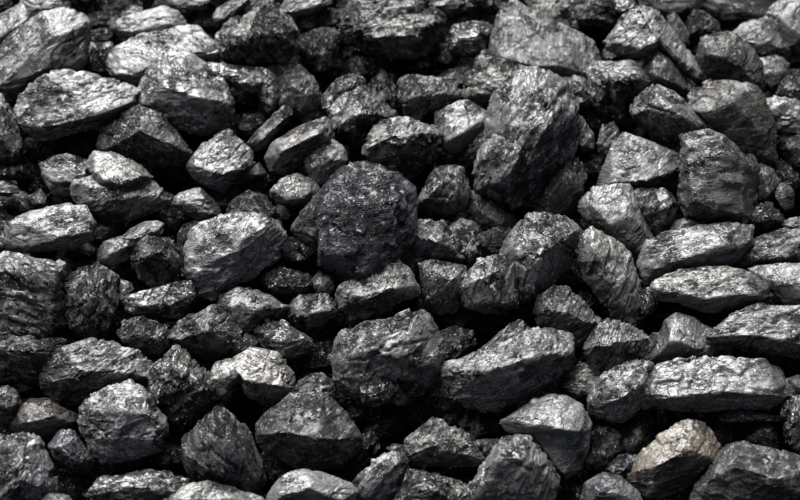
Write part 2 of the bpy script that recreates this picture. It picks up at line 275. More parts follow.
# ------------------------------------------------------------------ the lumps
# table panel | level above the face | dust | kind | bedding angle | outline | ridge points with height | label
LUMPS = '''
A|0.5|.75|s|40|-40,170 0,118 50,65 95,35 150,28 190,45 210,75 218,110 205,160 150,178 95,192 45,225 0,250 -40,240|0,205,30 80,168,40 125,98,42 195,62,22|big lump with a smooth pale slanted top and rough black side by the left edge
A|-.6|.8|s|50|-40,60 25,30 55,8 75,30 85,55 50,80 10,115 -40,130|0,90,30 60,50,30|bluish pale smooth lump tucked behind the big slanted lump, by the left edge
A|-.3|.8|r|20|55,-20 160,-20 172,15 160,30 100,40 85,50 65,25|100,28,28 150,18,20|pale crumbly lump cut by the top edge, touching the top of the big slanted lump
A|-.8|.75|r|20|-40,-20 25,-8 28,20 0,38 -40,40|0,20,15|small pale lump in the top left corner
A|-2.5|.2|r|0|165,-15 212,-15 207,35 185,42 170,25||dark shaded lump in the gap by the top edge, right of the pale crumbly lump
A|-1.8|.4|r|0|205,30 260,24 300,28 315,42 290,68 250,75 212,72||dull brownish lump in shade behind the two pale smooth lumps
A|-2.5|.5|r|0|238,-15 288,-15 280,5 262,16 242,8||small grey lump cut by the top edge above the dull brownish lump
A|-1.5|.45|r|0|215,78 262,70 283,80 278,108 215,106||small half shaded lump right beside the black face of the big slanted lump
A|-.8|.6|r|70|210,110 275,106 286,130 268,180 222,176 208,145|225,150,15 262,155,18|small cracked upright lump wedged between the black face and the smooth pale lump
A|-.3|.85|s|10|281,69 306,44 340,38 400,17 437,29 461,62 420,78 380,96 325,99 288,84|330,80,28 420,65,28|flat topped pale lump behind the smooth pale egg shaped lump, below the top edge
A|-1|.7|r|0|298,38 330,14 352,16 356,36 330,45 308,52||little rough knob poking up behind the flat topped pale lump
A|.2|.8|s|150|278,150 300,118 350,92 400,78 440,68 490,72 530,95 547,128 530,155 470,170 400,185 350,215 310,207 285,182|300,178,30 345,180,40 420,135,45 520,125,28|smooth pale egg shaped lump sloping down left from the flat topped pale lump
A|1.2|.9|c|10|350,262 352,238 365,200 390,160 420,135 470,135 510,160 550,190 570,235 576,270 560,312 520,330 470,320 410,288|372,255,25 415,215,45 500,240,52 560,248,30|pale flat topped lump with cracked dark lower front, right of the long cracked lump
A|1|.7|l|15|48,300 60,250 85,215 120,190 180,180 230,190 300,215 346,235 344,252 300,270 260,300 200,325 120,347 60,332|60,305,20 130,312,45 230,285,52 325,250,18|long lump with a cracked pale top pointing right, below the big slanted lump
A|-1|.6|r|0|105,195 140,176 178,180 180,205 120,215||sliver of a lump showing behind the long lump with the cracked pale top
A|.3|.5|r|60|-40,230 -10,240 12,255 32,285 55,330 62,365 55,390 20,398 -40,405|-10,340,40 30,350,30|rough grey rounded lump cut by the left edge below the big slanted lump
A|1|.35|u|150|250,352 265,318 310,295 350,268 385,275 420,315 460,350 476,380 460,405 400,415 340,410 290,392 255,372|280,365,25 350,330,50 440,370,30|dark blue black lump with a pointed top under the pale flat topped lump
A|1|.5|r|120|543,108 548,78 580,48 620,28 650,16 685,15 720,40 738,80 741,130 720,150 660,162 600,166 560,146|565,120,35 610,90,60 700,75,60 715,130,40|large rounded rough lump with a bright chipped right edge near the top edge
A|0|.7|s|40|535,48 548,18 590,-5 625,-5 612,20 570,50 540,58|560,45,18|narrow pale lump leaning on the upper left of the rounded lump with the bright chip
A|-.4|.35|s|40|590,38 600,5 640,-12 682,2 678,20 640,30 605,45||thin edged dark lump by the narrow pale lump above the rounded lump with bright chip
A|-.6|.5|r|0|388,15 405,-20 540,-20 548,2 512,20 470,38 435,24|440,12,20 500,10,20|wide lump cut by the top edge above the smooth pale egg shaped lump
A|0|.75|l|30|708,15 728,-20 830,-20 820,8 770,36 730,42|735,28,20 790,12,20|pale ridged lump cut by the top edge above the rounded lump with bright chip
B|-.8|.3|r|90|142,118 150,90 200,72 240,80 252,140 245,175 200,182 160,162|170,140,25 225,130,30|dark lump in shade right of the rounded lump with the bright chip
A|.6|.7|g|10|510,168 530,157 600,163 650,170 672,200 650,232 600,218 560,202/648,172 690,188 702,240 695,270 672,284 655,262 645,235|570,195,22 640,205,30/665,225,28 682,255,26|glittering shiny lump bent like an elbow, beside the pale flat topped lump
A|.2|.6|s|60|688,208 718,180 745,166 775,190 800,235 792,270 755,288 715,288 694,262|725,215,38 760,240,35|oval grey lump with a smooth left side, right of the glittering elbow shaped lump
A|.3|.7|l|45|618,358 650,320 703,268 727,275 717,300 690,332 660,368 630,374|655,345,22 705,298,22|thin slanting splinter of coal with a pale flat tip, below the glittering elbow shaped lump
A|-1.2|.35|r|0|588,305 615,280 660,285 665,320 630,350 600,345||dark crumbly lump behind the slanting splinter with the pale tip
B|.7|.62|b|35|68,390 90,348 150,318 200,296 222,306 230,345 195,365 165,402 115,432 80,424|92,400,12 110,375,45 200,330,50 215,350,30|smooth brownish cylinder shaped lump slanting up to the right
A|.6|.85|c|40|473,400 495,370 545,356 570,328 600,345 625,368 632,405 600,432 575,450 553,478 515,465 480,425|495,410,28 555,430,45 610,412,32|pale wrinkled lump with a small peak, left of the smooth brownish cylinder
A|-.8|.7|s|0|610,438 650,408 664,436 628,449||tiny pale chip between the wrinkled lump and the smooth brownish cylinder
A|.2|.75|l|170|102,408 138,390 175,387 200,400 240,405 242,442 205,468 190,478 140,488 115,445|135,455,25 200,440,28|ribbed blocky lump with bluish front touching the left of the pale notched slab
D|.8|.75|l|35|186,88 212,68 240,72 350,50 400,90 430,115 426,140 350,166 300,182 268,172 248,152 200,126/220,38 240,5 300,15 350,45 378,70 340,78 300,96 265,97 236,74|225,88,25 285,125,38 260,150,25 350,115,42 405,110,22/246,74,40 300,86,52 348,66,50|pale slab with a black notch and a striped right side, upper left of the photo
B|.6|.5|r|20|252,78 262,30 285,-20 430,-20 482,18 506,50 500,80 470,122 430,141 380,142 330,132 280,108|290,60,45 350,90,70 440,85,62 480,50,35|broad rough dark grey lump cut by the top edge, top centre of the photo
B|0|.6|g|0|520,98 535,70 568,58 592,60 605,53 625,68 633,95 620,126 585,141 558,140 530,126|545,100,35 600,90,42|small round glittering lump between the broad rough lump and the big smooth slab
C|.3|.6|b|80|28,138 48,95 48,50 60,15 85,7 130,33 200,68 262,95 287,120 292,150 278,190 250,218 200,210 140,180 80,155|60,130,40 130,150,55 205,150,55 255,165,30|big smooth brownish slab with a thin dark crack, below the top edge
B|.1|.6|r|15|558,242 595,185 596,145 612,131 680,141 760,166 830,198 872,232 868,262 800,290 640,295 600,280|615,165,30 620,240,55 700,200,55 820,235,35|wide lump with a pale ledge on top between big smooth slab and huge broken lump
P|2.2|.7|l|55|498,96 516,78 536,72 556,78 574,100 581,125 578,137 566,164 550,187 535,201 515,205 505,180 494,150 488,122/474,190 475,165 480,148 492,134 510,130 526,142 530,170 520,195 506,202 488,196|512,108,22 545,90,20 568,108,22 545,130,38 530,160,34 510,140,32 515,195,18/484,158,26 500,146,36 520,150,36 506,182,38 488,184,26|huge broken lump with pale stepped faces and a dark striped right side, centre right
B|.3|.6|r|30|563,388 575,350 610,308 638,308 635,345 605,370 582,402||small knobby lump pressed against the upper left of the huge broken lump
B|.7|.85|s|60|495,350 498,315 492,282 530,262 560,254 600,278 632,300 600,318 575,347 545,377 518,382|515,350,25 545,335,38 600,298,18|pale oval lump with a black crease, left of the huge broken lump
B|.3|.5|r|60|398,245 408,205 430,191 480,200 520,222 548,242 525,275 490,302 450,312 420,293|425,250,35 470,240,50 510,260,25|rounded lump with one bright facet in the middle, above the pale oval lump
B|-.7|.3|r|30|485,198 520,178 560,158 592,162 594,192 550,222 510,212||dark flat lump behind the rounded lump with one bright facet
B|-.3|.35|r|70|318,222 345,186 360,176 385,208 402,235 396,278 370,274 345,254||dark peaked lump left of the rounded lump with one bright facet
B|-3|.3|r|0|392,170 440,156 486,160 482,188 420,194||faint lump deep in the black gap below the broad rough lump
B|-.2|.4|g|20|198,262 213,225 240,200 290,186 312,205 300,235 245,262 225,292 204,288|240,235,28 285,212,22|shiny black lump with jagged ledges, behind the dark pyramid shaped lump
B|.4|.5|r|40|225,280 258,235 300,221 340,260 388,295 350,325 322,352 290,368 250,354 225,322|255,310,40 310,280,50 350,305,30|rough pyramid shaped lump flecked with light spots, left of the bowl fronted lump
B|.8|.65|r|20|312,390 320,350 345,310 380,297 430,308 480,325 499,350 482,380 450,420 425,446 370,445 320,420|330,370,38 375,345,52 430,350,55 480,352,25|wide lump with a pale rim and black hollow front, above the ribbed stump
B|.8|.8|l|35|162,402 180,370 215,352 235,358 265,383 262,412 240,442 210,482 193,458 170,428|185,415,28 225,400,42 245,400,30|striped pale and black lump standing on end, right of the smooth brownish cylinder
E|.5|.85|c|60|78,102 100,75 140,61 175,74 196,100 182,130 130,139 95,131|105,118,25 150,120,35|small pale angular lump above the left shoulder of the large central lump
E|1|.6|l|80|448,135 468,90 492,50 540,41 562,50 570,90 565,142 520,162 475,152|475,120,35 505,85,45 550,90,40 535,135,40|ribbed stump shaped lump standing upright right of the large central lump
E|-1.2|.8|s|60|405,100 438,112 448,140 432,166 412,150||thin pale sliver at the right shoulder of the large central lump
P|-.8|.6|r|10|412,-10 484,-10 484,4 464,12 448,15 430,8|440,6,8|lumpy ledge of coal cut by the top edge, left of the big smooth slab
P|-1|.45|r|50|524,-8 568,-8 572,14 582,32 562,31 543,16||dark grey lump cut by the top edge above the big smooth slab
P|-1.4|.15|g|0|568,-8 614,-8 620,8 616,24 596,30 576,28||black glossy lump cut by the top edge, left of the arched pale lump
P|-.6|.6|g|40|614,0 630,-6 636,6 624,17 617,12||small shiny grey lump above the arched pale lump
P|-.4|.7|s|0|638,-10 688,-10 690,8 676,15 660,15 645,8|662,8,10|smooth pale lump cut by the top edge, right above the arched pale lump
C|.9|.8|l|35|313,105 332,85 345,55 370,28 405,18 440,28 462,60 455,110 420,138 380,150 350,137/405,20 440,28 470,60 495,105 530,140 565,190 540,202 505,178 465,130 430,85|345,110,28 400,120,50 440,100,50/450,100,45 490,140,40 535,185,12|arched pale lump like a bent wing, right of the big smooth slab
C|.2|.3|g|30|308,130 330,110 358,125 352,150 325,162||small shiny black lump tucked under the left end of the arched pale lump
C|.5|.55|b|80|408,170 435,112 470,145 505,195 522,232 500,244 440,228 425,200|440,190,50 480,205,40|brownish wedge shaped lump under the middle of the arched pale lump
C|.7|.6|r|150|266,188 285,154 320,160 338,178 332,232 300,273 280,252/308,160 370,154 400,163 430,205 400,227 370,243 338,262 314,220|295,215,32 318,200,36/340,200,48 400,195,38|grey lump shaped like a boot, below the left end of the arched pale lump
C|0|.65|r|0|195,238 218,204 260,212 278,240 272,266 240,278 215,264||small bright spotted lump at the lower right of the big smooth slab
C|-.6|.5|s|60|468,45 488,34 524,85 522,112 500,95||narrow tilted slice of coal behind the arched pale lump
C|-.8|.3|r|60|516,60 530,25 560,28 592,58 600,92 560,104 530,92||dark lump between the tilted slice and the dark oval slab
C|.4|.3|s|50|546,148 558,105 600,84 640,94 680,125 703,170 707,222 690,238 640,222 600,200 562,180|580,140,35 640,150,50 690,215,20|dark oval slab with a thin pale rim, upper right of the photo
C|-1.2|.5|b|40|625,92 660,60 720,44 772,68 778,130 760,156 700,140 650,105|690,100,30 750,110,30|blurred brownish lump behind the dark oval slab
C|-.8|.6|b|70|718,45 750,8 795,-15 860,5 860,100 800,142 775,120 765,75|780,70,30 820,90,30|blurred brown grey lump in the top right corner
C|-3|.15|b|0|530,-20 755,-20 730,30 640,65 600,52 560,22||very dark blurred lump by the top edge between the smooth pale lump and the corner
C|-.4|.6|s|0|692,150 740,140 772,162 764,195 735,225 705,200|715,190,25 755,180,20|small blunt lump with a light top and black front, right of the dark oval slab
C|-.6|.3|r|40|742,235 768,180 860,165 860,290 780,272|790,230,25|dark blurred lump cut by the right edge below the top right corner
C|-.2|.8|r|30|700,245 740,243 800,258 860,275 860,350 780,335 735,318 710,285|740,290,20 800,300,25|pale blurred lump cut by the right edge, behind the large rounded dark lump
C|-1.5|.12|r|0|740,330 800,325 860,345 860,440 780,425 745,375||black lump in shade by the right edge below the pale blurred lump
C|.5|.4|b|20|526,280 556,250 570,225 590,207 640,210 690,230 720,270 736,340 735,400 700,412 650,402 610,345 575,325 540,305|580,285,45 640,262,62 690,320,50 700,380,25|large rounded dark lump with a brownish hollow front, upper right
C|.9|.55|s|0|518,245 535,218 562,225 562,252 540,265||little blunt pebble of coal left of the large rounded dark lump
C|.5|.65|s|40|556,208 574,198 592,215 578,238 562,225||tiny light pebble of coal on the left shoulder of the large rounded dark lump
C|1.3|.6|c|130|382,275 408,240 445,216 480,233 500,258 530,278 565,320 545,338 500,348 490,362 450,362 420,333 390,312|400,295,30 430,265,55 490,285,55 540,318,20|broken lump with small cube like chips and glossy black cracks, under the brownish wedge
C|.2|.65|r|40|293,358 308,315 335,306 352,345 347,372 320,392 300,382||small rough upright pebble right of the huge broken lump
C|-.2|.55|r|60|232,300 262,308 284,335 284,372 255,380 235,350||grey lump hugging the right side of the huge broken lump
C|1|.7|s|25|296,468 325,430 340,370 365,336 400,340 440,364 512,400 512,422 470,452 430,477 370,478 320,472|340,455,25 420,448,48 490,410,18|smooth lump with a triangular grey top and black underside, left of the big ribbed block
F|.6|.5|l|65|128,135 158,80 195,35 225,21 255,34 263,70 255,110 230,150 200,182 150,170|165,130,35 205,80,52 240,90,35|rough leaning lump under the right side of the huge broken lump
P|1.5|.6|l|5|680,212 683,180 690,158 683,140 700,133 722,140 742,149 757,163 754,190 751,215 745,227 728,227 700,219|690,150,20 694,200,30 725,150,30 742,165,24 740,212,24|big ribbed upright block with layered front, right side of the photo
C|-.2|.6|s|0|555,345 568,328 595,324 632,332 640,358 600,365||small rounded lump peeping out behind the top of the big ribbed upright block
F|.4|.45|s|60|665,60 700,38 730,54 742,85 722,112 700,134 676,138||smooth rounded lump against the right side of the big ribbed upright block
F|-.1|.5|s|0|732,92 765,84 784,105 782,142 760,152 742,125||grey knob of coal right of the smooth rounded lump beside the big ribbed block
F|.3|.35|g|0|656,165 680,140 720,129 745,160 762,177 740,197 700,197 665,188||glossy black lump with light chips below the grey knob
F|0|.9|s|0|748,182 795,168 860,172 860,205 790,206 762,196||white looking flat lump cut by the right edge below the grey knob
D|0|.7|l|10|-40,85 8,79 40,94 46,108 15,116 -40,112||small ribbed lump cut by the left edge, left of the ribbed blocky lump
D|-.4|.6|r|0|-30,122 8,126 10,146 -30,152||tiny lump cut by the left edge just below the small ribbed lump
D|-.8|.35|s|60|68,118 100,98 114,120 96,152 84,142||small dark wedge of coal in the gap above the long pale block
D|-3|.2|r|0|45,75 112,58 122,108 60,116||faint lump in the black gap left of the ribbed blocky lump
D|1|.85|l|8|18,200 30,170 80,150 150,142 226,137 232,170 226,218 170,238 110,235 60,252 20,242|42,182,30 70,232,30 130,215,45 215,200,35|long pale block with a dark square left end, by the left side of the photo
D|-.3|.5|r|60|-40,185 14,178 26,215 10,262 -40,262||grey lump cut by the left edge behind the dark end of the long pale block
D|.5|.7|s|35|246,252 262,230 290,220 325,215 345,232 322,270 270,292 250,278/305,220 330,198 370,179 406,188 402,212 362,228 335,248 312,244|270,262,25 315,240,28/340,220,22 385,203,20|pale lump shaped like a bent finger, right of the long pale block
D|.9|.5|r|150|330,272 345,235 370,219 420,223 446,245 452,290 440,327 400,341 355,322 335,297|350,270,35 400,255,50 430,290,35|round dark lump with a pale cap, below the bent finger lump
D|-.8|.25|r|70|440,228 455,200 480,184 502,200 490,240 480,300 465,332 450,325||narrow dark upright lump in shade left of the big pale sloping lump
D|1.2|.95|l|25|468,252 475,220 500,195 560,175 610,163 640,163 690,175 707,210 702,240 680,282 640,302 600,315 560,348 530,372 500,352 475,312|480,292,22 520,312,38 570,270,60 610,225,62 668,195,36|big pale sloping lump with scratched top and dark underside, left of centre
D|.1|.4|r|150|566,170 590,120 620,104 660,118 692,160 700,200 640,210 590,200||dark round lump behind the big pale sloping lump
D|.2|.6|s|10|428,132 440,115 470,108 495,96 520,118 547,145 542,166 500,177 460,158|460,140,20 510,148,25|small grey lump with two humps above the narrow dark upright lump
D|-2|.3|r|0|442,92 470,78 495,90 500,108 460,115||dark bit of coal behind the two humped grey lump
P|1.8|.42|u|6|320,204 336,168 378,166 410,190 413,232 396,262 378,281 338,281 321,262/292,228 300,214 322,192 338,180 338,220 326,250 316,246 300,238|322,208,24 350,204,34 395,202,30 322,256,24 350,270,30 390,256,26/312,214,16 318,236,14|large dark central lump with a grey crumbly top and flat blue black front
D|.3|.2|g|15|658,322 685,291 740,304 776,320 772,347 730,377 690,372 665,348|690,335,28 740,340,28|small glossy black lump with jagged skin, lower left of the large central lump
D|.8|.8|u|15|548,392 558,365 600,347 640,350 680,373 716,390 700,404 665,412 645,432 620,457 590,447 560,418|570,385,20 640,398,42 622,430,26|wedge with smooth pale top and flat dark bluish face below the big sloping lump
D|.6|.55|g|10|313,383 330,355 370,344 430,334 470,329 485,350 482,387 460,427 400,417 340,412|340,390,25 400,385,38 465,370,30|shiny grey lump with curled ridges below the round dark lump with the pale cap
D|-.2|.7|s|30|288,348 300,325 325,329 333,350 320,378 290,388||small light nugget left of the shiny lump with curled ridges
D|.5|.45|r|80|146,335 180,302 240,288 290,318 294,370 282,402 277,462 230,484 190,464 155,434 148,385|170,340,35 180,430,35 235,350,55 262,440,35|rough mottled upright lump beside the very large dark layered lump at the left edge
D|-1.5|.3|r|0|180,295 205,276 245,278 262,300 200,318||dark bit of coal above the rough mottled upright lump
D|1|.5|l|160|-60,265 30,262 92,272 157,284 163,340 157,400 166,450 150,482 60,480 -60,475|-20,300,40 80,310,60 130,330,50 120,440,45 0,450,45|very large dark layered lump cut by the left edge
G|.4|.3|l|160|-60,90 60,84 150,104 157,140 122,182 100,207 50,224 -60,218|-20,130,40 80,130,50 110,160,30|dark layered lump cut by the left edge, just under the very large one
G|.5|.7|r|20|296,85 305,60 320,43 370,43 410,63 427,95 402,130 370,137 310,108|325,85,35 385,95,38|rounded light grey nugget right of the rough mottled upright lump
G|.6|.45|r|30|423,87 440,60 490,35 540,16 570,48 602,80 604,110 570,132 530,147 480,123 440,108|460,95,30 520,75,55 575,100,30|rough grey lump with a rounded back under the wedge with the flat bluish face
G|0|.3|r|30|560,95 610,82 640,92 645,120 620,142 570,146||dark crumbly lump between the rough rounded back and the speckled flat lump
G|.5|.55|g|20|636,78 670,49 710,58 745,83 777,105 762,132 710,152 670,124|665,95,25 715,110,35|speckled flat lump with glossy flecks, above the two humped pale lump with a black cavity
G|.9|.6|l|20|108,195 125,150 160,123 215,101 260,108 320,133 377,160 372,197 330,210 280,215 230,235 200,262 160,257 125,233|140,200,38 200,180,55 260,175,45 340,190,22|domed lump with a bright diagonal patch and rough dark flank, above the round boulder
G|.4|.6|r|0|-40,230 18,217 50,234 54,265 40,302 10,307 -40,302||light rounded lump cut by the left edge, left of the brownish oval lump
G|-1.5|.3|r|0|50,238 80,220 118,225 115,250 65,260||dark lump in the gap above the brownish oval lump
G|.3|.5|b|20|28,318 50,275 80,249 130,249 180,273 192,300 165,328 125,350 60,352|60,310,30 130,290,45 165,305,25|brownish oval lump with a bright chip, left of the round boulder
G|.8|.55|u|50|122,362 150,330 180,327 210,360 232,400 215,432 185,433 145,398||bluish pimpled lump below the brownish oval lump
G|1.3|.8|l|75|-60,360 20,345 60,338 100,353 117,400 132,440 138,480 110,530 -60,530|20,370,35 90,370,38 50,460,60 115,450,38|jagged pale lump with upright slabs in the bottom left corner
G|-.2|.5|r|0|-30,325 12,340 8,362 -30,368||tiny lump cut by the left edge above the jagged pale corner lump
G|1.5|.8|r|10|203,275 215,245 270,219 320,206 350,213 375,238 402,280 412,330 396,367 340,392 270,402 233,382 222,350 204,312|240,300,40 275,365,32 300,290,65 370,300,58 370,355,35|round pale boulder of coal with a dark chipped lower left, lower left of the photo
G|1|.4|g|60|368,205 380,175 410,145 440,120 460,148 490,173 520,184 537,210 527,262 500,303 460,318 420,292 395,262 378,236|395,225,30 430,175,52 480,225,55 480,280,30|dark lump with glossy broken hollows, right of the round pale boulder
G|.9|.85|c|20|528,202 540,160 570,150 595,150 605,185 575,225 560,240 538,250/580,170 600,147 640,124 690,138 725,183 737,220 727,248 680,262 635,248 600,210|545,200,22 580,190,38/600,195,30 640,205,50 700,215,42|two humped pale lump with a black cavity underneath, lower middle left
G|1|.45|l|110|463,402 462,350 500,313 545,273 590,293 625,340 652,410 658,462 625,483 560,462 500,464 473,434|480,380,30 520,420,38 545,320,50 590,370,50 630,440,25|pyramid shaped lump with ragged glossy middle, lower right of the round pale boulder
H|.9|.3|s|25|48,332 75,298 140,243 215,238 262,285 297,342 290,372 232,422 190,427 150,402 80,372|80,335,22 140,330,50 200,345,60 275,345,25|smooth dark lump with gently rippled pointed front, lower centre left
H|0|.5|r|30|125,250 155,200 200,184 240,212 260,255 215,265||speckled dark lump standing behind the smooth rippled lump
H|-.8|.3|l|50|235,415 290,345 330,330 345,350 300,385 260,415||dark crumbly strip along the lower right of the smooth rippled lump
H|-1.5|.25|r|0|140,185 190,176 210,190 160,205||dark bit of coal in the gap above the speckled dark lump
G|.6|.65|g|10|222,482 255,440 300,427 370,429 430,444 475,466 470,500 420,530 225,530|260,480,25 340,470,45 440,485,25|low lump with brassy shining streaks, cut by the bottom edge under the round pale boulder
G|1.1|.75|s|20|400,535 440,485 500,459 530,454 590,478 650,492 660,535|470,500,28 560,500,28|smooth light lump cut by the bottom edge, right of the brassy streaked lump
G|1.2|.6|s|20|88,535 105,495 125,480 170,490 200,535||small smooth lump peeping over the bottom edge beside the jagged corner lump
H|1.2|.9|s|10|70,540 78,480 90,456 130,434 160,427 210,439 270,460 288,482 275,540|110,490,35 180,470,48 240,490,38|smooth pale white flecked lump cut by the bottom edge, below the smooth rippled lump
H|1|.85|r|50|283,467 310,430 345,400 380,381 410,398 420,440 400,470 380,502 320,504 295,492|315,465,28 375,430,38|pale speckled angular lump near the bottom edge, right of the white flecked lump
H|1.2|.6|r|20|385,535 400,450 440,427 500,434 560,459 582,476 575,535|420,470,30 500,480,38|speckled grey lump cut by the bottom edge, left of the big egg shaped lump
H|.5|.7|r|30|410,388 420,360 460,310 490,297 520,323 570,343 602,354 607,402 570,417 510,404 440,412|435,385,22 490,365,40 580,390,28|long crumbly lump with a smooth light centre, below the large black gap
H|-.6|.35|b|30|592,350 650,348 652,375 607,396||dark rusty flecked lump at the right end of the long crumbly lump
H|-.5|.6|s|0|366,371 385,359 412,364 406,383 380,382||small light chip in the gap above the pale speckled angular lump
H|-1|.75|o|60|330,362 340,350 350,358 348,375 334,388||tiny rusty orange bit in the gap left of the small light chip
H|1.4|.75|r|60|555,535 575,475 600,435 632,388 665,350 700,344 740,368 775,410 792,470 785,535|600,490,35 650,410,62 710,410,66 750,480,45|big egg shaped speckled lump cut by the bottom edge
I|1|.85|s|25|110,322 180,280 262,285 274,310 268,370 247,422 215,442 190,410 150,362/56,312 80,290 130,255 180,239 230,249 260,274 270,318 245,352 195,332 130,326 80,330|180,350,20 240,350,30/80,310,18 130,298,42 200,320,62 240,325,50|hooded lump with a pale domed top and black underside, above the big egg shaped lump
H|1.2|.7|r|30|231,162 240,130 270,85 310,60 380,48 430,34 470,31 494,70 502,120 490,182 440,234 390,250 300,255 260,232 240,202|260,150,45 290,225,38 340,120,80 400,150,70 440,75,60 470,160,50|big pitted lump with a ragged hollow lower edge, centre of the photo
H|1.4|.35|g|20|296,215 330,182 375,188 400,215 380,250 345,266 305,262||knobbly dark chunk under the hollow of the big pitted lump
E|1.3|.9|c|35|246,365 258,337 300,310 340,290 385,277 415,298 437,340 442,370 400,388 350,402 320,417 280,404 250,392|255,362,18 325,365,50 375,345,52 425,338,22|pale brick like lump right under the large dark central lump
E|.3|.55|r|30|116,412 130,380 160,364 215,361 247,375 247,407 210,432 170,452 140,440|135,405,22 170,410,38 225,400,25|grey lump with a smooth bright lower left facet beside the pale brick like lump
E|-.2|.5|s|30|173,338 195,305 235,313 242,350 230,370 190,365||small grey lump directly below the large dark central lump
E|-1.2|.35|r|0|148,446 200,440 208,470 182,482||small dark lump in the gap below the lump with one smooth bright facet
E|.4|.7|u|60|453,362 460,325 448,290 480,279 520,284 562,294 562,330 545,380 542,402 500,407 460,388|475,310,30 470,370,30 530,330,42|dark bluish pitted lump between the pale brick like lump and the blocky pale lump
E|.8|.8|r|75|545,347 560,310 600,280 660,267 685,288 692,340 687,390 640,402 580,407 560,388|570,340,38 590,385,35 650,300,52 675,375,40|blocky pale lump with vertical scratches, right of the dark bluish pitted lump
E|.6|.65|r|20|427,228 438,195 430,176 462,180 510,189 550,230 562,265 530,283 470,274 435,252|450,220,35 500,230,48 545,260,22|knobbly light grey lump below the ribbed stump
E|.1|.7|r|70|512,195 550,174 590,179 607,215 603,260 575,283 560,255||pale rounded lump between the knobbly light grey lump and the flat blue black piece
E|-.2|.5|s|60|578,155 583,104 620,108 660,148 693,165 692,195 640,205 600,205|600,150,25 650,185,20|smooth grey lump under the left foot of the huge broken lump
E|.5|.3|u|0|598,213 650,194 684,200 672,247 640,267 604,242|640,225,20|small flat faced blue black lump with clean edges, below the smooth grey lump
F|1.2|.85|c|150|58,268 75,225 110,180 130,163 200,165 252,195 247,232 210,292 170,342 130,372 95,372 82,310|90,250,35 120,300,45 160,255,65 220,215,40 135,350,25|lump with a pale top cracked into small squares and a dark flank, right of centre
F|1|.8|l|60|243,252 250,215 285,201 320,222 360,240 385,290 402,340 402,382 382,437 340,422 300,362 258,312|265,280,22 290,240,38 330,330,48 375,330,35 370,410,20|long tilted lump with slanting pale bands and black cracks below the tent shaped lump
F|.9|.85|s|50|253,152 290,103 340,91 375,98 392,150 420,200 441,240 390,267 360,267 320,217 262,178|290,150,28 330,190,42 375,170,42 400,245,20|pale tent shaped lump with flat creamy faces, above the long tilted lump
F|.6|.65|r|40|383,115 400,97 470,97 492,120 484,172 450,225 425,205 400,165|405,140,30 465,140,38 445,195,20|lump with a flat light cap and black flecked front, left of the big ribbed block
F|.2|.75|s|0|466,220 490,180 530,164 570,169 597,195 590,222 520,228|500,205,22 560,205,20|pale domed lump under the foot of the big ribbed upright block
F|1.1|.75|l|12|403,312 415,270 440,235 480,214 540,208 600,198 650,186 672,200 674,240 645,272 600,292 530,298 480,315 440,333 412,342|435,300,30 520,270,45 600,245,40 650,250,28|long lump with wavy pale banding just above the lens shaped white lump
F|0|.3|g|80|405,345 440,325 450,360 435,400 405,425 392,380||glossy black rough lump in the gap below the left end of the wavy banded lump
F|1.6|.88|l|8|433,347 450,325 500,304 560,294 640,298 690,318 716,340 722,370 690,387 620,397 570,405 500,378 445,372|460,350,22 560,370,40 665,365,38 690,350,30|lens shaped white lump with a dark right tip, right side of the photo
F|.6|.65|l|20|643,275 680,235 720,209 770,198 860,203 860,265 790,292 730,297 650,295|690,265,25 770,265,38|banded grey lump cut by the right edge above the very pale lump
F|-.8|.4|r|0|668,218 690,194 765,194 750,210 700,230||dark strip of a lump between the glossy black lump and the banded grey lump
F|.9|.9|s|40|678,297 700,287 760,290 860,287 860,410 780,395 755,352 715,322|720,315,18 790,340,30|very pale lump cut by the right edge beside the tip of the lens shaped lump
I|1.6|.7|l|12|576,92 610,60 650,25 700,13 780,20 870,22 870,130 800,142 760,137 700,115 640,110 590,108|600,85,20 700,85,45 800,110,38|dark bellied lump with layered grey top by the right edge below the very pale lump
F|.6|.5|l|40|138,402 150,370 190,344 222,344 260,388 300,430 272,462 235,492 200,477 155,442|160,405,28 210,400,45 260,430,25|grooved dark lump below the cracked square topped lump
I|.7|.55|l|60|263,118 300,60 320,51 370,63 414,90 397,132 350,182 310,197 280,158|285,115,30 325,105,42 385,100,25|squared dark lump with a scratched top, left of the skull like lump
I|.1|.45|l|45|352,168 390,120 430,84 462,84 458,120 440,160 400,172||narrow slanting lump between the squared dark lump and the skull like lump
I|.8|.65|s|50|432,152 458,92 468,55 495,36 530,46 572,75 592,110 578,143 530,153 480,158|455,135,25 490,95,50 540,120,40|smooth skull like lump with two dark sockets, above the long bluish white lump
I|1.3|1|u|5|400,195 440,163 500,149 600,144 700,154 750,178 777,210 777,240 740,267 640,277 560,277 480,264 420,267 402,235|430,235,30 520,240,45 620,235,48 740,235,30|long bluish white lump above the yellow stained lump, lower right
I|1.2|.9|r|35|273,257 285,225 300,200 360,163 400,154 430,172 415,230 395,262 350,302 300,278|300,250,28 360,235,45 405,200,35|crumbly white lump at the left end of the long bluish white lump
I|.3|.65|r|0|197,217 225,175 255,158 300,183 302,215 280,252 240,254 205,238||small crumbly lump left of the crumbly white lump
P|1.4|.65|l|28|446,368 470,358 500,345 528,333 548,330 564,337 569,360 554,374 530,388 516,400 498,410 470,407 455,396|476,376,24 520,362,30 556,352,18 510,392,14|long slab with a flat pale top and sparkling black front, centre bottom
P|.2|.6|l|38|480,350 498,335 510,325 522,321 530,330 514,345 485,356||small ridged lump lying behind the long slab with the flat pale top
H|-1|.25|g|20|455,225 520,193 560,230 562,292 500,284 463,254|510,240,25|dark glossy lump in shade below the left end of the long slab
H|-.8|.3|r|30|488,88 530,68 580,78 588,110 530,165 495,184|530,110,22|dark crumbly lump in shade right of the big pitted lump
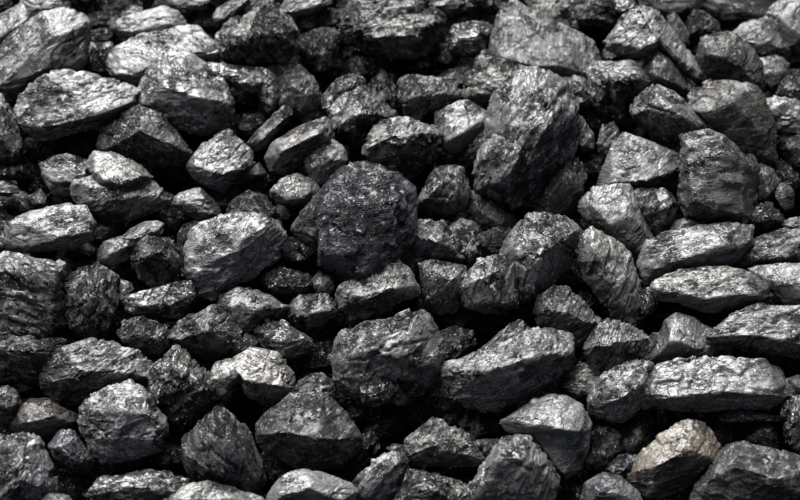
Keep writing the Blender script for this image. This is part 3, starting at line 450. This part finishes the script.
I|1|.62|o|30|376,435 398,395 420,374 435,350 480,320 525,306 565,323 592,360 597,400 562,432 500,472 440,492 385,480|400,440,26 445,415,50 520,375,58 562,395,40 440,470,22|yellow stained rounded lump, the only ochre coloured one, lower right
I|1.8|.4|b|20|540,490 580,430 620,370 660,359 710,374 760,390 870,405 870,540 555,540|590,450,35 650,420,55 750,450,60|large dull brown grey lump filling the bottom right corner
I|.4|.3|g|60|752,262 775,240 870,232 870,395 790,388 750,345|790,290,30|dark crumbly glossy lump cut by the right edge above the bottom right corner lump
I|.7|.6|s|0|772,198 800,188 870,190 870,240 785,240||small grey lump by the right edge at the tip of the long bluish white lump
I|.4|.6|g|5|598,292 640,276 740,288 752,304 690,306 620,308||thin glinting ledge of coal under the long bluish white lump
I|1.2|.6|s|20|250,530 265,460 310,434 350,444 390,480 415,530|300,480,35 360,490,32|rounded grey lump cut by the bottom edge, right of the big egg shaped lump
I|-.8|.3|r|60|262,432 275,350 310,304 355,343 357,390 325,432||dark upright lump in shade right of the hooded lump
I|.1|.4|r|0|318,422 350,385 402,385 398,422 375,448 340,443||small dark crumbly lump left of the yellow stained lump
'''

# ------------------------------------------------------------------ noise in numpy
def hash01(ix, iy, iz, seed):
    h = (ix.astype(np.int64) * 73856093) ^ (iy.astype(np.int64) * 19349663) ^ (iz.astype(np.int64) * 83492791) ^ (seed * 2654435761 & 0xffffffff)
    h = (h & 0xffffffff)
    h = ((h ^ (h >> 16)) * 0x45d9f3b) & 0xffffffff
    h = ((h ^ (h >> 16)) * 0x45d9f3b) & 0xffffffff
    h = h ^ (h >> 16)
    return (h & 0xffff) / 65535.0, ((h >> 8) & 0xffff) / 65535.0, ((h * 40503 >> 7) & 0xffff) / 65535.0

def facets(p, seed):
    """Chipped relief: every Voronoi cell is a little plane of its own tilt and height (about -1..1)."""
    q = np.floor(p - 0.5)
    best = np.full(len(p), 1e9)
    val = np.zeros(len(p))
    for dx in (0, 1):
        for dy in (0, 1):
            for dz in (0, 1):
                c = q + (dx, dy, dz)
                a, b, e = hash01(c[:, 0], c[:, 1], c[:, 2], seed)
                f, g, h = hash01(c[:, 0], c[:, 1], c[:, 2], seed + 77)
                d = p - (c + np.stack([a, b, e], 1) * 0.9 + 0.05)
                dd = (d * d).sum(1)
                n = np.stack([f, g, h], 1) - 0.5
                v = (d * n).sum(1) * 1.9 + (a - b) * 0.34
                m = dd < best
                best[m] = dd[m]; val[m] = v[m]
    return val

def smooth_noise(p, seed):
    q = np.floor(p); f = p - q; f = f * f * (3 - 2 * f)
    r = np.zeros(len(p))
    for dx in (0, 1):
        for dy in (0, 1):
            for dz in (0, 1):
                a, _, _ = hash01(q[:, 0] + dx, q[:, 1] + dy, q[:, 2] + dz, seed)
                w = (f[:, 0] if dx else 1 - f[:, 0]) * (f[:, 1] if dy else 1 - f[:, 1]) * (f[:, 2] if dz else 1 - f[:, 2])
                r += a * w
    return r * 2 - 1

# ------------------------------------------------------------------ the ball every lump starts from
def ico(sub):
    bm = bmesh.new()
    bmesh.ops.create_icosphere(bm, subdivisions=sub, radius=1.0)
    v = np.array([x.co[:] for x in bm.verts]); v /= np.linalg.norm(v, axis=1)[:, None]
    f = np.array([[x.index for x in t.verts] for t in bm.faces], dtype=np.int32)
    bm.free()
    return v, f
ICO = {k: ico(k) for k in (2, 4, 5, 6)}

def mesh_from(name, v, f, mat, smooth=True):
    me = bpy.data.meshes.new(name)
    me.vertices.add(len(v)); me.vertices.foreach_set('co', v.astype(np.float32).ravel())
    me.loops.add(len(f) * 3); me.loops.foreach_set('vertex_index', f.astype(np.int32).ravel())
    me.polygons.add(len(f))
    me.polygons.foreach_set('loop_start', np.arange(0, len(f) * 3, 3, dtype=np.int32))
    me.polygons.foreach_set('use_smooth', np.full(len(f), smooth))
    me.materials.append(mat)
    me.update(); me.validate()
    return me

def hull_planes(pts):
    bm = bmesh.new()
    for p in pts:
        bm.verts.new(p)
    bmesh.ops.convex_hull(bm, input=bm.verts)
    N, D = [], []
    for f in bm.faces:
        f.normal_update()
        if f.calc_area() < 1e-9:
            continue
        n = np.array(f.normal[:]); d = float(n @ np.array(f.verts[0].co[:]))
        if d < 0:
            n, d = -n, -d
        N.append(n); D.append(max(d, 1e-4))
    bm.free()
    return np.array(N), np.array(D)

def vert_normals(v, f):
    a, b, c = v[f[:, 0]], v[f[:, 1]], v[f[:, 2]]
    n = np.cross(b - a, c - a)
    out = np.zeros_like(v)
    for i in range(3):
        np.add.at(out, f[:, i], n)
    return out / np.maximum(np.linalg.norm(out, axis=1), 1e-12)[:, None]

STYLE = {  # sharpness of edges, broad relief, middle relief, fine relief, layering, corner cuts, deepest cut
    'r': (90, .085, .060, .026, .8, 7, .80),
    's': (110, .045, .026, .008, .5, 4, .82),
    'l': (110, .060, .040, .020, 1.7, 5, .82),
    'c': (110, .055, .035, .016, .5, 5, .80),
    'u': (110, .055, .035, .018, .5, 4, .84),
    'g': (90, .095, .085, .040, .8, 7, .78),
    'b': (90, .050, .034, .014, .5, 4, .82),
    'o': (70, .055, .040, .020, .6, 5, .82),
}

def lump_shape(pts, style, bed, seed, sub):
    """Closed lump through the given points: a chipped and layered convex body. pts in metres round the origin."""
    k, a1, a2, a3, lay, cuts, deep = STYLE[style]
    crk = {'s': .7, 'b': .6, 'o': .5}.get(style, 1.0)
    N, D = hull_planes(pts)
    rs = np.random.RandomState(seed)
    cn = rs.normal(size=(cuts, 3)); cn /= np.linalg.norm(cn, axis=1)[:, None]      # corners knocked off by flat breaks
    cd = (pts @ cn.T).max(0) * rs.uniform(deep, .93, cuts)
    N, D = np.concatenate([N, cn]), np.concatenate([D, np.maximum(cd, 1e-3)])
    dirs, f = ICO[sub]
    w, V = np.linalg.eigh(np.cov(pts.T))
    ax = np.sqrt(np.maximum(w, w.max() * 0.05))
    d = (dirs * (ax / ax.max())) @ V.T
    if np.linalg.det(V) < 0:
        f = f[:, ::-1]
    d /= np.linalg.norm(d, axis=1)[:, None]
    q = np.maximum(d @ N.T, 0) / D[None, :]
    key = np.floor(N * 1.6 + rs.uniform(0, 1, 3)).astype(np.int64)               # every broad face weathered its own way
    tone = hash01(key[:, 0], key[:, 1], key[:, 2], seed)[0][q.argmax(1)]
    r = 1.0 / ((q ** k).sum(1) ** (1.0 / k))
    v = d * (r * 1.02)[:, None]
    R = float(r.mean())
    n = vert_normals(v, f)
    def warp(p, s):
        return p + (p @ bed)[:, None] * bed[None, :] * s
    pw = warp(v, lay)
    wob = np.stack([smooth_noise(pw / (R * .7), seed + i) for i in (1, 2, 3)], 1) * R * .08
    pw = pw + wob
    disp = a1 * 1.35 * R * facets(pw / (R * .8), seed + 11)
    disp += a1 * .3 * R * smooth_noise(v / (R * .5), seed + 5)
    mask = np.clip(.7 + .9 * smooth_noise(v / (R * .8), seed + 9), .12, 1.3)
    fine = max(R, .018)
    disp += a2 * R * mask * facets(pw / (R * .38) + 9.1, seed + 23)
    disp += a3 * fine * mask * facets(pw / (fine * .15) + 3.3, seed + 37)
    # long cracks cut into the surface, fading in and out
    for t, (wid, dep) in enumerate(((.022, .085), (.03, .06))):
        g = np.abs(smooth_noise(pw / (R * (.95 - .4 * t)) + 2.7 * t, seed + 51 + t) + .12 * smooth_noise(pw / (R * .14), seed + 53))
        here = np.clip(1.6 * smooth_noise(v / (R * .9) + 4.0, seed + 57 + t) + .5, 0, 1)
        disp -= dep * R * crk * here * np.exp(-(g / (wid * 2.2)) ** 2)
    v = v + n * disp[:, None]
    return v, f, tone

# ------------------------------------------------------------------ where a point of the photographed heap lies
VIEW = {'A': (0, 0), 'B': (240, 0), 'C': (480, 0), 'D': (0, 150), 'E': (240, 150), 'F': (480, 150),
        'G': (0, 300), 'H': (240, 300), 'I': (480, 300), 'P': None}
U = WIDTH / 800.0                 # metres of heap per unit of the tables below
LEVEL = 15.0
LIFT = -12.0

def heap_depth(x, y):
    """distance along the view to the face of the heap at x, y (800 x 500 units)"""
    ray = fwd + rgt * (x - 400) * U / DIST + upv * (250 - y) * U / DIST
    t = -(EYE @ nrm) / (ray @ nrm)
    return t                       # fwd component of ray is 1

def place(x, y, depth):
    return EYE + depth * (fwd + rgt * (x - 400) * U / DIST + upv * (250 - y) * U / DIST)

def read_points(view, text):
    out = []
    for w in text.split():
        t = [float(a) for a in w.split(',')]
        o = VIEW[view]
        if o is not None:
            t = [t[0] / 2.5 + o[0], t[1] / 2.5 + o[1]] + [a / 2.5 for a in t[2:]]
        out.append(t)
    return out

def build_shell(view, outline, ridge, base, style, ang, rnd, seed):
    """vertices (world) and triangles of one closed body with the given outline and ridge points"""
    o = read_points(view, outline)
    rg = read_points(view, ridge)
    xs = np.array([p[0] for p in o]); ys = np.array([p[1] for p in o])
    cx, cy = (xs.min() + xs.max()) / 2, (ys.min() + ys.max()) / 2
    c = np.cov(np.stack([xs, ys]))
    minor = 2.5 * math.sqrt(max(np.linalg.eigvalsh(c)[0], 1.0))
    hw = minor * .55
    P = [(x, y, 0.0) for x, y in zip(xs, ys)]
    if rg:
        rg = [(x, y, h * 1.35) for x, y, h in rg]
        P += rg
        hmax = max(p[2] for p in rg)
    else:
        hmax = hw
        for _ in range(3):
            a = rnd.uniform(-.35, .35); bb = rnd.uniform(0.0, .4)
            P.append((cx + a * (xs.max() - xs.min()), cy + bb * (ys.max() - ys.min()) * .7, hw * rnd.uniform(.75, 1.1)))
    for j, (x, y) in enumerate(zip(xs, ys)):           # shoulder and underside
        if len(rg) < 3 and j % max(len(xs) // 4, 1) == 0:              # blocky front: broad faces turned to the viewer
            low = y > cy
            t = rnd.uniform(.12, .26) if low else rnd.uniform(.34, .5)
            P.append((x + (cx - x) * t, y + (cy - y) * t, hmax * (rnd.uniform(.42, .66) if low else rnd.uniform(.55, .78))))
        if j % 2:
            t = rnd.uniform(.12, .3)
            P.append((x + (cx - x) * t, y + (cy - y) * t, -hw * rnd.uniform(.4, .8)))
        else:
            t = rnd.uniform(.45, .7)
            P.append((x + (cx - x) * t, y + (cy - y) * t, -hw * rnd.uniform(.95, 1.35)))
    W = np.array([place(x, y, base - w * U) for x, y, w in P])
    ctr = place(cx, cy, base - (hmax - hw) * .3 * U)
    a = math.radians(float(ang))
    # bedding runs along the given angle across the heap's face, its normal tipped outwards
    bed = rgt * -math.sin(a) + upv * math.cos(a) - fwd * rnd.uniform(-.1, .5)
    bed /= np.linalg.norm(bed)
    v, f, tone = lump_shape(W - ctr, style, bed, seed, 6 if minor > 42 else 5 if minor > 13 else 4)
    # after chipping, fit the lump back to its measured outline
    for axis in (rgt, upv):
        t0, t1 = (W[:len(o)] - ctr) @ axis, v @ axis
        a0, b0, a1, b1 = t0.min(), t0.max(), t1.min(), t1.max()
        grow = (b0 - a0) / (b1 - a1) * 1.10
        v = v + ((t1 - (a1 + b1) / 2) * grow + (a0 + b0) / 2 - t1)[:, None] * axis
    return v + ctr, f, bed, tone

def build_lump(i, row):
    view, level, dust, style, ang, outline, ridge, label = row.split('|')
    rnd = random.Random(1000 + i)
    allp = np.array([p[:2] for p in read_points(view, outline.replace('/', ' '))])
    cx, cy = (allp.min(0) + allp.max(0)) / 2
    base = heap_depth(cx, cy) - (float(level) * LEVEL + LIFT) * U
    V, F, T, off = [], [], [], 0
    for k, (o, r) in enumerate(zip(outline.split('/'), (ridge + '/').split('/'))):   # most lumps are one body, some two grown together
        v, f, bed, tone = build_shell(view, o, r, base, style, ang, rnd, 100 * i + 7 + 31 * k)
        V.append(v); F.append(f + off); T.append(tone); off += len(v)
    V = np.concatenate(V)
    ctr = V.mean(0)
    ob = bpy.data.objects.new('coal_lump', mesh_from('coal_lump', V - ctr, np.concatenate(F), MAT[style]))
    ob.data.attributes.new('weathering', 'FLOAT', 'POINT').data.foreach_set('value', np.concatenate(T).astype(np.float32))
    ob.location = ctr
    ob['dust'] = float(dust)
    ob['bed_x'], ob['bed_y'], ob['bed_z'] = [float(t) for t in bed]
    ob['label'] = label
    ob['category'] = 'coal'
    ob['group'] = 'lumps of coal in the heap'
    scene.collection.objects.link(ob)
    return ob

# ------------------------------------------------------------------ ground under the heap and coal rubble
def build_ground():
    n = 140
    xs = np.linspace(-1, 1, n); xs = np.sign(xs) * np.abs(xs) ** 1.6 * 3.0
    X, Y = np.meshgrid(xs, xs)
    t = np.array([0, math.cos(SLOPE), math.sin(SLOPE)])
    p = X.ravel()[:, None] * rgt + Y.ravel()[:, None] * t - nrm * 92 * U
    p = p + nrm * (smooth_noise(p / .06, 3) * .006 + smooth_noise(p / .02, 4) * .003)[:, None]
    f = []
    for j in range(n - 1):
        for i in range(n - 1):
            a = j * n + i
            f += [(a, a + 1, a + n + 1), (a, a + n + 1, a + n)]
    ob = bpy.data.objects.new('ground', mesh_from('ground', p, np.array(f), MAT['r']))
    ob['kind'] = 'structure'; ob['label'] = 'black coal dust under the heap'
    ob['dust'] = 0.0; ob['bed_x'] = 0.0; ob['bed_y'] = 0.0; ob['bed_z'] = 1.0
    scene.collection.objects.link(ob)

def build_rubble():
    rnd = random.Random(5)
    t = np.array([0, math.cos(SLOPE), math.sin(SLOPE)])
    V, F, off = [], [], 0
    dirs, f = ICO[2]
    for k in range(2600):
        x, y = rnd.uniform(-1.15, 1.15), rnd.uniform(-.95, 1.0)
        inside = abs(x) < .56 and -.36 < y < .38
        r = rnd.uniform(.009, .024) if inside else rnd.uniform(.018, .042)
        if not inside and rnd.random() < .25:
            continue
        z = (-72 + rnd.uniform(-12, 12)) * U if inside else rnd.uniform(-55, -20) * U
        s = np.array([rnd.uniform(.7, 1.2) for _ in range(3)])
        pts = np.random.RandomState(k).normal(size=(11, 3)); pts /= np.linalg.norm(pts, axis=1)[:, None]
        N = pts; D = np.random.RandomState(k + 9).uniform(.72, 1.0, 11)
        q = np.maximum(dirs @ N.T, .02) / D
        rr = 1 / ((q ** 14).sum(1) ** (1 / 14))
        rr = np.minimum(rr, 1.25)
        V.append(dirs * rr[:, None] * s * r + x * rgt + y * t + z * nrm); F.append(f + off); off += len(dirs)
    ob = bpy.data.objects.new('coal_rubble', mesh_from('coal_rubble', np.concatenate(V), np.concatenate(F), MAT['r'], False))
    ob['kind'] = 'stuff'; ob['label'] = 'small dark coal rubble filling the black gaps between the lumps'
    ob['category'] = 'coal rubble'
    ob['dust'] = 0.0; ob['bed_x'] = 0.0; ob['bed_y'] = 0.0; ob['bed_z'] = 1.0
    scene.collection.objects.link(ob)

build_ground()
build_rubble()
for i, row in enumerate(LUMPS.strip().split('\n')):
    build_lump(i, row)

# ------------------------------------------------------------------ smaller lumps wedged in the gaps
def inside(px, py, poly):
    r = np.zeros(px.shape, bool)
    for (x0, y0), (x1, y1) in zip(poly, poly[1:] + poly[:1]):
        if y0 != y1:
            r ^= ((y0 > py) != (y1 > py)) & (px < (x1 - x0) * (py - y0) / (y1 - y0) + x0)
    return r

gx, gy = np.meshgrid(np.arange(4, 800, 4.0), np.arange(4, 500, 4.0))
taken = np.zeros(gx.shape, bool)
for row in LUMPS.strip().split('\n'):
    c = row.split('|')
    for o in c[5].split('/'):
        taken |= inside(gx, gy, [tuple(p[:2]) for p in read_points(c[0], o)])
rnd = random.Random(21)
tx, ty = gx[taken], gy[taken]
free = [(x, y) for x, y in zip(gx[~taken], gy[~taken])]
rnd.shuffle(free)
small, k = [], 0
for lim in (13, 10, 7.5, 6):
    for x, y in free:
        gap = math.sqrt(((tx - x) ** 2 + (ty - y) ** 2).min())
        if gap < lim or any((x - a) ** 2 + (y - b) ** 2 < (r + gap + 3) ** 2 for a, b, r in small):
            continue
        small.append((x, y, gap))
mains = []
for row in LUMPS.strip().split('\n'):
    c = row.split('|')
    q = np.array([p[:2] for p in read_points(c[0], c[5].replace('/', ' '))])
    short = c[7].split(',')[0]
    for stop in (' cut by ', ' by the ', ' below the ', ' above the ', ' under the ', ' behind ', ' touching ', ' between ', ' beside ', ' near the ',
                 ' deep in ', ' in shade', ' in the gap', ' wedged ', ' at the ', ' poking ', ' filling ', ' hugging ', ' showing ', ' peeping ', ' leaning on ',
                 ' tucked ', ' right under ', ' pressed ', ' leaning', ' against '):
        if stop in short:
            short = short.split(stop)[0]
    if len(short.split()) > 4 and len(q) and q[:, 0].max() - q[:, 0].min() > 45:
        mains.append((q.mean(0), short))
names = [m[1] for m in mains]
mains = [m for m in mains if names.count(m[1]) == 1]
LOOK = {'r': 'small rough dark', 's': 'small smooth dark', 'l': 'small ribbed dark', 'g': 'small shiny black', 'c': 'small cracked dark'}
used = set()
for x, y, gap in small[:64]:
    r = gap + rnd.uniform(3, 7)
    n = rnd.choice((6, 7, 8)); a0 = rnd.uniform(0, 6.28); sq = rnd.uniform(.65, .95); tl = rnd.uniform(-.6, .6)
    pts = []
    for j in range(n):
        a = a0 + 6.283 * (j + rnd.uniform(-.25, .25)) / n
        u, w = r * math.cos(a) * 1.15, r * math.sin(a) * sq
        pts.append('%.1f,%.1f' % (x + u * math.cos(tl) - w * math.sin(tl), y + u * math.sin(tl) + w * math.cos(tl)))
    k += 1
    kind = rnd.choice('rrslgc')
    label = None
    for c, short in sorted(mains, key=lambda m: (m[0][0] - x) ** 2 + (m[0][1] - y) ** 2):
        dx, dy = x - c[0], y - c[1]
        where = ('right of' if dx > 0 else 'left of') if abs(dx) > abs(dy) else ('below' if dy > 0 else 'above')
        label = '%s lump wedged %s the %s' % (LOOK[kind], where, short)
        if (where, short) not in used and len(label.split()) <= 16:
            used.add((where, short))
            break
    build_lump(500 + k, '|'.join(['P', '%.2f' % rnd.uniform(-2.3, -1.3), '%.2f' % rnd.uniform(.15, .45), kind, str(rnd.randint(0, 170)),
                                  ' '.join(pts), '', label]))
